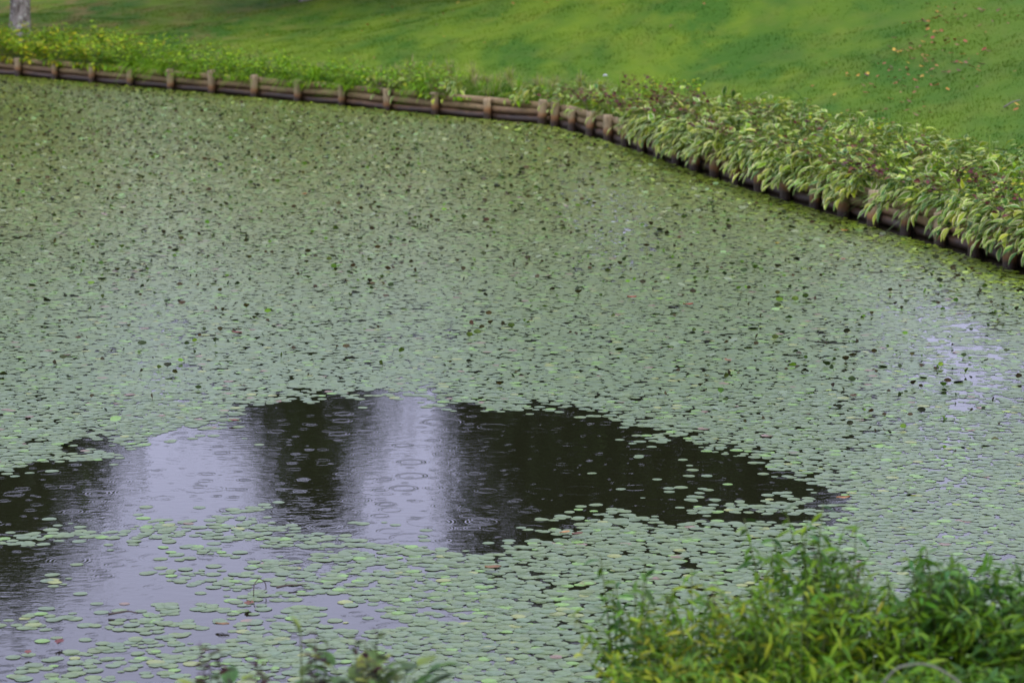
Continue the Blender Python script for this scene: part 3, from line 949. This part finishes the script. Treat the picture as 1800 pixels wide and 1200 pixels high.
def leafy(name, x, y, z, n_stem, h, spread, leaf, cols, label, cat, group, per=9, low=0.68, lean=(0, 0), singles=0, stem_mat='stem', start=0.15, curve=0.5, leafmat='leaf_mass', stem_r=0.004, pitch=(-0.2, 0.7)):
    """upright leafy plant: stems as one part each group, foliage as real leaves"""
    root = thing(name, label, cat, (x, y, z), group)
    tv, tf = leaf
    Rs, Ts, Ss, Cs, stems = [], [], [], [], []
    for i in range(n_stem):
        ph = random.uniform(0, 2 * math.pi); sp = spread * random.random() ** 0.6; hh = h * random.uniform(low, 1.0) / (1 - 0.15 * curve)
        bx, by = random.gauss(0, spread * 0.35), random.gauss(0, spread * 0.35)
        tt = np.linspace(0, 1, 7)
        lx0, ly0 = random.gauss(0, spread * 0.45), random.gauss(0, spread * 0.45)
        path = np.stack([bx + math.cos(ph) * sp * tt ** (1 + curve) + (lean[0] + lx0) * tt ** 2, by + math.sin(ph) * sp * tt ** (1 + curve) + (lean[1] + ly0) * tt ** 2, hh * tt * (1 - 0.15 * curve * tt)], -1)
        stems.append(tube(path, np.linspace(stem_r, stem_r * 0.4, 7), 4, False))
        for q_ in range(per):
            t = start + (1 - start) * (q_ + random.random()) / per
            pnt = np.array([np.interp(t, tt, path[:, a_]) for a_ in range(3)])
            az = q_ * 2.4 + random.uniform(-0.5, 0.5)
            el = random.uniform(*pitch)
            dv = np.array([math.cos(az) * math.cos(el), math.sin(az) * math.cos(el), math.sin(el)])
            Rs.append(frame(dv[None], np.array([[0.05, 0, 1.0]]))[0] @ rot_y(np.array(random.gauss(0, 0.4))))
            Ts.append(pnt); Ss.append(random.uniform(0.6, 1.1) * (0.75 + 0.35 * (1 - abs(2 * t - 1.1))))
            Cs.append(np.array(random.choice(cols)) * random.uniform(0.75, 1.2))
    Rs, Ts, Ss, Cs = map(np.array, (Rs, Ts, Ss, Cs))
    ordr = np.argsort(-Ts[:, 2] + 0.3 * Ts[:, 1])
    one, rest = ordr[:singles], ordr[singles:]
    Vs, Fs, _ = merge([(v_, f_, np.zeros((len(v_), 3))) for v_, f_ in stems])
    link("stems", mesh_np("stems", Vs, Fs, None, True), M[stem_mat], root)
    o = link("foliage", mesh_np("foliage", *stamp(tv, tf, Rs[rest], Ts[rest], Ss[rest], Cs[rest]), True), M[leafmat], root)
    o["kind"] = "stuff"
    if singles:
        var = [mesh_np("leaf", tv, tf, np.tile(np.array(c_), (len(tv), 1)), True) for c_ in cols]
        for i in one:
            lo = link("leaf", random.choice(var), M['leaf'], root)
            place(lo, Rs[i], Ts[i], float(Ss[i]))
    return root

GREENS = [(0.14, 0.31, 0.010), (0.19, 0.36, 0.010), (0.10, 0.25, 0.012), (0.25, 0.39, 0.012)]
LIMES = [(0.20, 0.37, 0.010), (0.31, 0.43, 0.013), (0.14, 0.29, 0.013), (0.46, 0.43, 0.02), (0.25, 0.37, 0.018)]
DRYS = [(0.30, 0.26, 0.12), (0.24, 0.22, 0.09), (0.20, 0.24, 0.06), (0.36, 0.31, 0.16)]
REDS = [(0.10, 0.022, 0.028), (0.13, 0.03, 0.03), (0.07, 0.02, 0.025)]
def on_bank(xx, dd_):
    s_ = s_of_x(xx); pt = bank_at(s_) + bank_nrm(s_, 0.8) * dd_
    return pt[0], pt[1], hill1(pt[0], pt[1]), s_
OV = oval_leaf(0.105, 0.05)
OVS = oval_leaf(0.075, 0.04)
# far left: broad-leaved perennials with yellowing leaves
xx = -10.3
while xx < -6.5:
    for dd_ in (-0.03, 0.35, 0.75):
        x_, y_, z_, s_ = on_bank(xx + random.uniform(-.1, .1), dd_ + random.uniform(-.08, .08))
        tall = dd_ > 0.3
        leafy("broadleaf_perennial", x_, y_, z_, 11, (0.55 if tall else 0.44) * random.uniform(0.75, 1.2), 0.21, OV, LIMES, "upright broad leaved plant with yellowing leaves on the log wall by the tree", "plant",
              "broad leaved plants by the tree", per=8, lean=tuple(sub_n(s_) * (0.05 if tall else 0.26)), start=0.2)
    xx += 0.27
# left middle: fresh green leafy growth with arching grass
xx = -6.5
while xx < -0.9:
    for dd_ in (-0.03, 0.42):
        x_, y_, z_, s_ = on_bank(xx + random.uniform(-.1, .1), dd_ + random.uniform(-.1, .1))
        leafy("leafy_weed", x_, y_, z_, 8, random.uniform(0.28, 0.64) * (1 if xx < -3.6 else 0.75), 0.21, OVS, GREENS + LIMES[:2], "fresh green leafy weed crowding the edge of the straight log wall", "plant",
              "green weeds on the straight log wall", per=9, lean=tuple(sub_n(s_) * (0.3 if dd_ < 0.3 else 0.05)), start=0.1)
    xx += 0.26
xx = -6.6
while xx < -1.9:
    x_, y_, z_, s_ = on_bank(xx, random.uniform(0.02, 0.75))
    tussock("grass_tussock", x_, y_, z_, 90, random.uniform(0.26, 0.40), 0.32, 0.010, GREENS, "arching tussock of long green grass among the wall weeds", "grass tussock", "arching grass tussocks",
            lean=tuple(sub_n(s_) * random.uniform(0.0, 0.15)))
    xx += random.uniform(0.16, 0.34)
for xx in (-6.05, -5.75, -5.5, -4.9, -3.95, -3.35, -2.95, -2.3, -1.2):
    x_, y_, z_, s_ = on_bank(xx, 0.02)
    tussock("grass_tussock", x_, y_, z_, 130, 0.30, 0.34, 0.012, GREENS + LIMES[:1], "thick tussock of grass hanging down over the straight logs", "grass tussock", "grass hanging over the straight logs",
            lean=tuple(sub_n(s_) * 0.26), droop=2.1)
xx = -6.2
while xx < -2.3:
    x_, y_, z_, s_ = on_bank(xx, random.uniform(0.8, 1.3))
    tussock("pale_grass_tussock", x_, y_, z_, 60, random.uniform(0.12, 0.2), 0.2, 0.008, DRYS + LIMES[:1], "low pale dry grass tussock between the green weeds and the lawn", "grass tussock", "pale dry grass behind the green weeds")
    xx += random.uniform(0.14, 0.24)
# low growth trailing over the top log
xx = -10.3
while xx < 0.3:
    if random.random() < (0.8 if xx < -1.7 else 0.4):
        x_, y_, z_, s_ = on_bank(xx, -0.05)
        lf_ = xx < -6.4
        leafy("trailing_weed", x_, y_, z_ - 0.02, 6, random.uniform(0.05, 0.12), 0.15, OV if lf_ else OVS, LIMES if lf_ else GREENS + LIMES[:2], "low leafy weed trailing down over the topmost straight log", "plant", "weeds trailing over the straight logs",
              per=5, lean=tuple(sub_n(s_) * random.uniform(0.04, 0.12)), start=0.2, pitch=(-1.3, 0.1))
    xx += random.uniform(0.08, 0.24)
# dry and mixed grass towards the bend and along the back of the bed
xx = -2.6
while xx < 0.5:
    for dd_ in (-0.02, 0.3, 0.65, 1.0):
        x_, y_, z_, s_ = on_bank(xx + random.uniform(-.1, .1), dd_ + random.uniform(-.05, .15))
        tussock("dry_grass_tussock", x_, y_, z_, 90, random.uniform(0.22, 0.42) if dd_ > .1 else random.uniform(.14, .24), 0.24, 0.009, DRYS + LIMES[:2] if dd_ > .3 else GREENS + DRYS[2:], "straw coloured grass tussock above the straight log wall near the bend", "grass tussock", "straw coloured grass near the bend")
    xx += 0.30
s_ = S_CORNER + 0.1
while s_ < SR - 0.3:
    w_ = sstep(S_CORNER + 5.5, S_CORNER + 4.0, s_)
    for dd_ in ((0.15, 0.5, 0.9, 1.2) if w_ > 0.3 else (0.7, 1.1, 1.5)):
        pt = bank_at(s_) + bank_nrm(s_, 0.8) * (dd_ + random.uniform(-.15, .15))
        tussock("mixed_grass_tussock", pt[0], pt[1], hill1(*pt), 60, random.uniform(0.2, 0.32), 0.24, 0.009, GREENS + DRYS[:3], "green and straw grass tussock between the variegated plants", "grass tussock", "grass between the variegated plants")
    s_ += random.uniform(0.35, 0.5)
s_ = S_CORNER + 1.0
while s_ < SR - 0.3:
    pt = bank_at(s_) + bank_nrm(s_, 0.8) * random.uniform(-0.02, 1.5)
    leafy("green_bed_weed", pt[0], pt[1], hill1(*pt), 8, random.uniform(0.22, 0.40), 0.2, OVS, LIMES + GREENS + [(0.16, 0.12, 0.03)], "plain green weed mixed in with the variegated plants", "plant", "plain green weeds in the hosta bed", per=9, start=0.25)
    s_ += random.uniform(0.25, 0.5)
# dark red weeds through the hosta bed
RL = oval_leaf(0.07, 0.05)
for i in range(95):
    s_ = random.uniform(S_CORNER + 0.4, SR - 0.4)
    dd_ = random.choice((0.0, 0.1, 0.35, 0.6, 0.9))
    pt = bank_at(s_) + bank_nrm(s_, 0.8) * dd_
    leafy("red_weed", pt[0], pt[1], hill1(*pt), 3, 0.38, 0.20, RL, REDS + [(0.15, 0.06, 0.025)], "dark red leaved weed growing through the hosta bed", "plant", "dark red weeds in the hosta bed",
          per=5, lean=tuple(sub_n(s_) * (0.25 if dd_ < 0.2 else 0.05)), start=0.45)
for xx in (-1.72, -0.95, 0.62):
    x_, y_, z_, s_ = on_bank(xx, 0.03)
    leafy("red_weed", x_, y_, z_, 4, 0.2, 0.12, RL, REDS, "small dark red weed trailing down the straight log wall", "plant", "dark red weeds on the straight wall", per=6, lean=tuple(sub_n(s_) * 0.2), start=0.3)
for xx in (3.30, 3.62, 3.86):
    x_, y_, z_, s_ = on_bank(xx, 0.05)
    tussock("sedge_tuft", x_, y_, z_ + 0.05, 16, 0.30, 0.45, 0.016, GREENS[:2] + [(0.14, 0.22, 0.07)], "few long grassy blades arching down towards the water past the posts", "sedge", "sedge blades over the curving wall",
            lean=tuple(sub_n(s_) * 0.38), droop=2.4)

# ------------------------------------------------------------------ trees beyond the pond
def tree(x, y, label, height, crown_z, rx, rz, n_leaf, cols, trunk_r, cone=0.0, group="trees beyond the pond", leaf=0.13, off=(0, 0), lean=(0, 0)):
    z0 = hill1(x, y) - 0.05
    root = thing("tree", label, "tree", (x, y, z0), group)
    r = np.random.default_rng(int(abs(x * 131 + y * 17)))
    zz_ = np.array([-0.3, 0.0, 0.10, 0.28, 0.6, 1.2, 2.2, crown_z - z0, height - z0 - 0.5])
    zz_ = np.sort(zz_)
    rad_ = trunk_r * np.interp(zz_, [-0.3, 0, 0.12, 0.35, 1.2, height - z0], [1.35, 1.28, 1.1, 1.0, 0.92, 0.12])
    an_ = np.arange(14) / 14 * 2 * math.pi
    flute = 1 + 0.10 * np.sin(3 * an_ + 1)[None] * np.interp(zz_, [0, 1.5], [1, 0.3])[:, None] + 0.03 * r.standard_normal((len(zz_), 14))
    path = np.stack([lean[0] * zz_ + 0.05 * np.sin(zz_), lean[1] * zz_ + 0.05 * np.cos(zz_ * 0.8), zz_], -1)
    parts_ = [tube(path, rad_[:, None] * flute, 14)]
    tips = []
    for k in range(11):
        t0 = r.uniform(0.28, 0.85) * (height - z0)
        base = np.array([np.interp(t0, zz_, path[:, i]) for i in range(3)])
        az = k * 2.4 + r.uniform(-.4, .4); L_ = rx * r.uniform(0.5, 0.9) * (1 - 0.45 * cone * t0 / height)
        tip = base + np.array([math.cos(az) * L_ + off[0], math.sin(az) * L_ + off[1], L_ * r.uniform(0.25, 0.7)])
        midp = (base + tip) / 2 + np.array([0, 0, -0.1])
        parts_.append(tube(np.array([base, midp, tip]), np.array([trunk_r * 0.34, trunk_r * 0.2, 0.02]), 6))
        tips.append(tip)
    Vs, Fs, _ = merge([(v_, f_, np.zeros((len(v_), 3))) for v_, f_ in parts_])
    link("trunk", mesh_np("trunk", Vs, Fs, None, True), M['bark'], root)
    # crown: leaf clumps through the volume
    nc = 120
    q_ = r.normal(0, 1, (nc, 3)); q_ /= np.linalg.norm(q_, axis=1, keepdims=True)
    q_ *= r.random(nc)[:, None] ** 0.4
    h01 = (q_[:, 2] + 1) / 2
    prof = (1 - cone) + cone * (1.15 * (1 - h01) + 0.08)
    cx = np.stack([q_[:, 0] * rx * prof + off[0], q_[:, 1] * rx * prof + off[1], crown_z - z0 + q_[:, 2] * rz], -1)
    ci = r.integers(0, nc, n_leaf)
    cs = (0.16 + 0.30 * r.random(nc)) * rx * (0.5 + 0.5 * prof)
    pos_ = cx[ci] + r.normal(0, 1, (n_leaf, 3)) * cs[ci][:, None] * np.array([0.6, 0.6, 0.42])
    Rr = rot_z(r.uniform(0, 6.28, n_leaf)) @ rot_x(r.normal(0.3, 0.7, n_leaf)) @ rot_y(r.normal(0, 0.6, n_leaf))
    lv, lf = oval_leaf(1.0, 0.55, 0.3, 0.3)
    lv = lv[[0, 4 - 1, 5, 6, 8, 12]]
    lv = np.array([(0, 0, 0), (-0.3, 0.45, 0.05), (0, 1, -0.1), (0.3, 0.45, 0.05)])
    cc = np.array(cols)[r.integers(0, len(cols), nc)][ci] * r.uniform(0.75, 1.25, n_leaf)[:, None]
    o = link("crown", mesh_np("crown", *stamp(lv, [np.array([[0, 1, 2, 3]])], Rr, pos_, 1.35 * leaf * r.uniform(0.7, 1.4, n_leaf), cc)), M['crown'], root)
    o["kind"] = "stuff"
    return root
TG = [(0.035, 0.065, 0.018), (0.045, 0.08, 0.02), (0.03, 0.05, 0.018), (0.055, 0.085, 0.022)]
tree(-8.85, 52.3, "tree with lichen spotted grey trunk rising behind the bank plants", 9.8, 6.4, 2.9, 3.5, 20000, TG, 0.19, 0.35, off=(-1.0, 0.3), leaf=0.17)
tree(-3.95, 56.0, "slim pointed tree behind the crest of the slope", 9.6, 5.8, 2.8, 3.9, 15000, TG, 0.12, 0.9, leaf=0.15)
tree(0.6, 53.0, "tall round headed tree on the slope left of the taller pair", 11.6, 7.2, 1.75, 4.4, 15000, TG, 0.16, 0.25, leaf=0.16)
tree(2.9, 54.5, "tallest dark tree standing on the crest of the slope", 14.2, 8.4, 2.6, 5.6, 19000, TG, 0.2, 0.3, leaf=0.17)
tree(4.9, 52.5, "dense dark tree on the right shoulder of the slope", 11.0, 6.6, 1.7, 3.8, 13000, TG, 0.15, 0.2, leaf=0.16)
tree(11.6, 50.5, "broad tree standing apart on the far right of the crest", 11.0, 6.8, 2.4, 3.8, 12000, TG, 0.18, 0.15, leaf=0.17)
tree(-15.0, 57.5, "wide tree farther along the left shore behind the lichen trunk", 11.0, 6.4, 3.6, 4.0, 13000, TG, 0.2, 0.15, leaf=0.18)

for (tx, ty, th_, lab) in [(-24.0, 74.0, 8.6, "rounded tree at the left end of the far wood"), (-17.5, 76.0, 8.8, "rounded tree second along the far wood"), (-11.5, 73.0, 8.0, "low spreading tree in the far wood behind the lichen trunk"),
                           (-6.8, 74.0, 8.0, "low tree in the far wood left of the slim pointed tree"), (-1.6, 72.0, 7.8, "low bushy tree filling the gap behind the slope crest"), (8.3, 70.0, 6.4, "low bushy tree beyond the right end of the crest")]:
    tree(tx, ty, lab, th_ * 0.92, th_ * 0.52, 3.5, th_ * 0.44, 9000, TG, 0.16, 0.1, leaf=0.24, group="low trees of the far wood")

# ------------------------------------------------------------------ foreground: shrubs on the near bank
LAN = oval_leaf(0.065, 0.015, 0.35, 0.6)
LANB = oval_leaf(0.075, 0.021, 0.35, 0.6)
YG = [(0.13, 0.24, 0.008), (0.19, 0.26, 0.008), (0.08, 0.18, 0.008), (0.23, 0.26, 0.010), (0.05, 0.13, 0.010), (0.10, 0.21, 0.008)]
DG = [(0.045, 0.125, 0.013), (0.065, 0.165, 0.011), (0.035, 0.10, 0.015), (0.09, 0.19, 0.011)]
MG = [(0.085, 0.20, 0.008), (0.125, 0.25, 0.008), (0.065, 0.16, 0.010), (0.165, 0.26, 0.008)]
def nz(x, y): return float(near_z(np.array(x), np.array(y)))
def shrub(x, y, top, n_stem, spread, leaf, cols, label, per, singles, lean=(0, 0)):
    per = int(per * 1.35)
    z_ = nz(x, y)
    return leafy("waterside_shrub", x, y, z_, n_stem, top - z_, spread, leaf, cols, label, "shrub", None, per=per, singles=singles, start=0.30, curve=0.35, stem_r=0.0035, lean=lean, pitch=(-0.7, 0.8), low=0.80)
shrub(0.52, 8.15, 1.01, 44, 0.20, LAN, YG, "low yellow green shrub at the left end of the waterside thicket", 26, 60)
shrub(0.79, 8.00, 1.09, 48, 0.20, LAN, YG + MG, "yellow green narrow leaved shrub in the middle of the thicket", 28, 60)
shrub(0.89, 8.35, 1.20, 22, 0.15, LANB, DG + MG, "taller green shrub rising above the yellow green leaves", 26, 50)
shrub(1.08, 8.1, 1.09, 46, 0.20, LAN, MG + YG[:1], "mid green shrub with slender leaves beside the taller sprays", 28, 50)
shrub(1.30, 8.2, 1.13, 42, 0.19, LANB, DG, "dark green shrub at the right end of the thicket", 28, 60)
shrub(1.46, 7.9, 1.04, 34, 0.20, LANB, DG + MG, "dense dark shrub filling the right side of the near bank", 28, 40)
shrub(0.34, 8.30, 1.09, 6, 0.06, LANB, DG, "thin green sprig standing apart left of the thicket", 16, 30)
shrub(0.66, 7.6, 0.93, 40, 0.22, LAN, YG + MG, "bushy lime green growth at the foot of the thicket", 28, 60)
shrub(1.02, 7.6, 0.95, 40, 0.22, LANB, MG, "bushy green growth under the slender leaved shrub", 28, 50)
shrub(1.30, 7.6, 0.93, 34, 0.22, LANB, DG, "dark undergrowth beneath the arching pale cane", 26, 40)
shrub(1.62, 8.15, 1.07, 36, 0.18, LANB, DG + MG, "dark leafy shrub closing the far right end of the near bank", 28, 40)
shrub(0.44, 7.85, 0.96, 34, 0.17, LAN, YG, "low lime shrub spreading at the left foot of the thicket", 28, 50)
shrub(0.40, 7.7, 0.92, 22, 0.12, LAN, YG + MG, "small lime tuft hugging the water below the green sprig", 24, 40)
# reddish seed plume above the thicket
x_, y_ = 0.99, 8.3
leafy("seed_plume", x_, y_, nz(x_, y_), 6, 1.17 - nz(x_, y_), 0.06, oval_leaf(0.02, 0.005), [(0.13, 0.09, 0.05), (0.10, 0.06, 0.045)], "feathery reddish brown seed plume sticking up from the thicket", "plant", None, per=40, start=0.72, stem_mat='twig', stem_r=0.003)
x_, y_ = 0.62, 8.2
leafy("seed_plume", x_, y_, nz(x_, y_), 3, 1.09 - nz(x_, y_), 0.04, oval_leaf(0.02, 0.005), [(0.16, 0.12, 0.04), (0.12, 0.08, 0.045)], "small brownish seed spike among the yellow green leaves", "plant", None, per=40, start=0.8, stem_mat='twig', stem_r=0.0025)
# arching pale cane
curve_thing("arching_cane", [(0.90, 7.28, 0.70), (0.92, 7.28, 0.92), (0.985, 7.27, 1.035), (1.07, 7.26, 1.05), (1.16, 7.25, 1.00), (1.23, 7.25, 0.85), (1.25, 7.25, 0.66)], 0.004, 0.003, M['cane'], "pale bare cane arching over low in the dark shrubs", "cane", 8)

# foreground: tops of plants at the lower edge
BL = [mesh_np("leaf", *hosta_leaf(60 + k, c_, tuple(min(1, 1.25 * q_) for q_ in c_), 0.17, 0.045), True) for k, c_ in enumerate([(0.06, 0.12, 0.02), (0.10, 0.17, 0.02), (0.15, 0.20, 0.03), (0.05, 0.10, 0.02)])]
def broad_plant(x, y, top, n, label):
    z_ = nz(x, y)
    root = thing("broadleaf_clump", label, "plant", (x, y, z_))
    for i in range(n):
        ph = random.uniform(0, 2 * math.pi); el = random.uniform(-0.1, 0.75)
        dv = np.array([math.cos(ph) * math.cos(el), math.sin(ph) * math.cos(el), math.sin(el)])
        Rm = frame(dv[None], np.array([[0, 0, 1.0]]))[0]
        lo = link("leaf", random.choice(BL), M['leaf'], root)
        b_ = np.array([math.cos(ph) * 0.06, math.sin(ph) * 0.06, (top - z_) - 0.05 - 0.10 * random.random()])
        place(lo, Rm, b_, random.uniform(0.3, 0.55))
    sv, sf = zip(*[tube([(0.02 * math.cos(a_), 0.02 * math.sin(a_), 0), (0.06 * math.cos(a_), 0.06 * math.sin(a_), top - z_ - 0.10)], [0.006, 0.004], 5) for a_ in np.arange(6)])
    Vs, Fs, _ = merge([(v_, f_, np.zeros((len(v_), 3))) for v_, f_ in zip(sv, sf)])
    link("stems", mesh_np("stems", Vs, Fs), M['stem'], root)
broad_plant(-0.30, 7.45, 1.02, 38, "broad leaved clump with pointed leaf tips at the end of the bank edge")
broad_plant(-0.42, 7.50, 1.01, 38, "pale green broad leaved clump below the dark red sprigs")
broad_plant(-0.60, 7.45, 0.995, 24, "sparse broad leaved clump below the tall green spike")
broad_plant(-0.76, 7.45, 0.995, 18, "small olive broad leaved clump near the scattered pads")
RR = oval_leaf(0.040, 0.022)
for (lx, top, nst, lab) in [(-0.53, 1.085, 4, "dark red leafy sprig beside the tall green spike"), (-0.375, 1.09, 4, "dark red and green sprig above the pale broad leaves"), (-0.80, 1.05, 2, "small dark sprig alone at the bank edge by open water"), (-0.68, 1.04, 2, "small reddish sprig left of the tall green spike")]:
    z_ = nz(lx, 7.45)
    leafy("red_sprig", lx, 7.45, z_, nst + 2, top + 0.015 - z_, 0.04, RR, [(0.05, 0.016, 0.016), (0.035, 0.013, 0.014), (0.04, 0.06, 0.015)], lab, "plant", None, per=10, start=0.66, stem_mat='twig', stem_r=0.002, singles=10)
z_ = nz(-0.565, 7.5)
root = thing("green_spike", "single tall green spike with a curved fuzzy tip", "plant", (-0.565, 7.5, z_))
Vs, Fs = tube([(0, 0, 0), (0.006, 0, 0.25), (0.004, 0, 1.06 - z_), (0.0, 0, 1.09 - z_)], [0.003, 0.003, 0.0022, 0.002], 6)
link("stem", mesh_np("stem", Vs, Fs, None, True), M['stem'], root)
pth = np.array([(0.002, 0, 1.07 - z_), (-0.002, 0, 1.085 - z_), (-0.010, 0, 1.10 - z_), (-0.02, 0, 1.112 - z_)])
Vs, Fs = tube(pth, [0.003, 0.0065, 0.006, 0.0015], 8)
link("seed_head", mesh_np("seed_head", Vs, Fs, np.tile(np.array((0.20, 0.27, 0.07)), (len(Vs), 1)), True), M['leaf'], root)
# small white scrap on the lawn
Vs, Fs = tube([(-0.03, 0, 0), (-0.015, 0, 0.015), (0.015, 0, 0.018), (0.035, 0, 0.0)], [0.004, 0.014, 0.015, 0.003], 7)
o = link("white_scrap", mesh_np("white_scrap", Vs, Fs, None, True), M['litter'])
o.location = (1.30, 40.6, hill1(1.30, 40.6) + 0.05)
tag(o, "tiny white scrap lying on the lawn above the wall bend", "scrap")
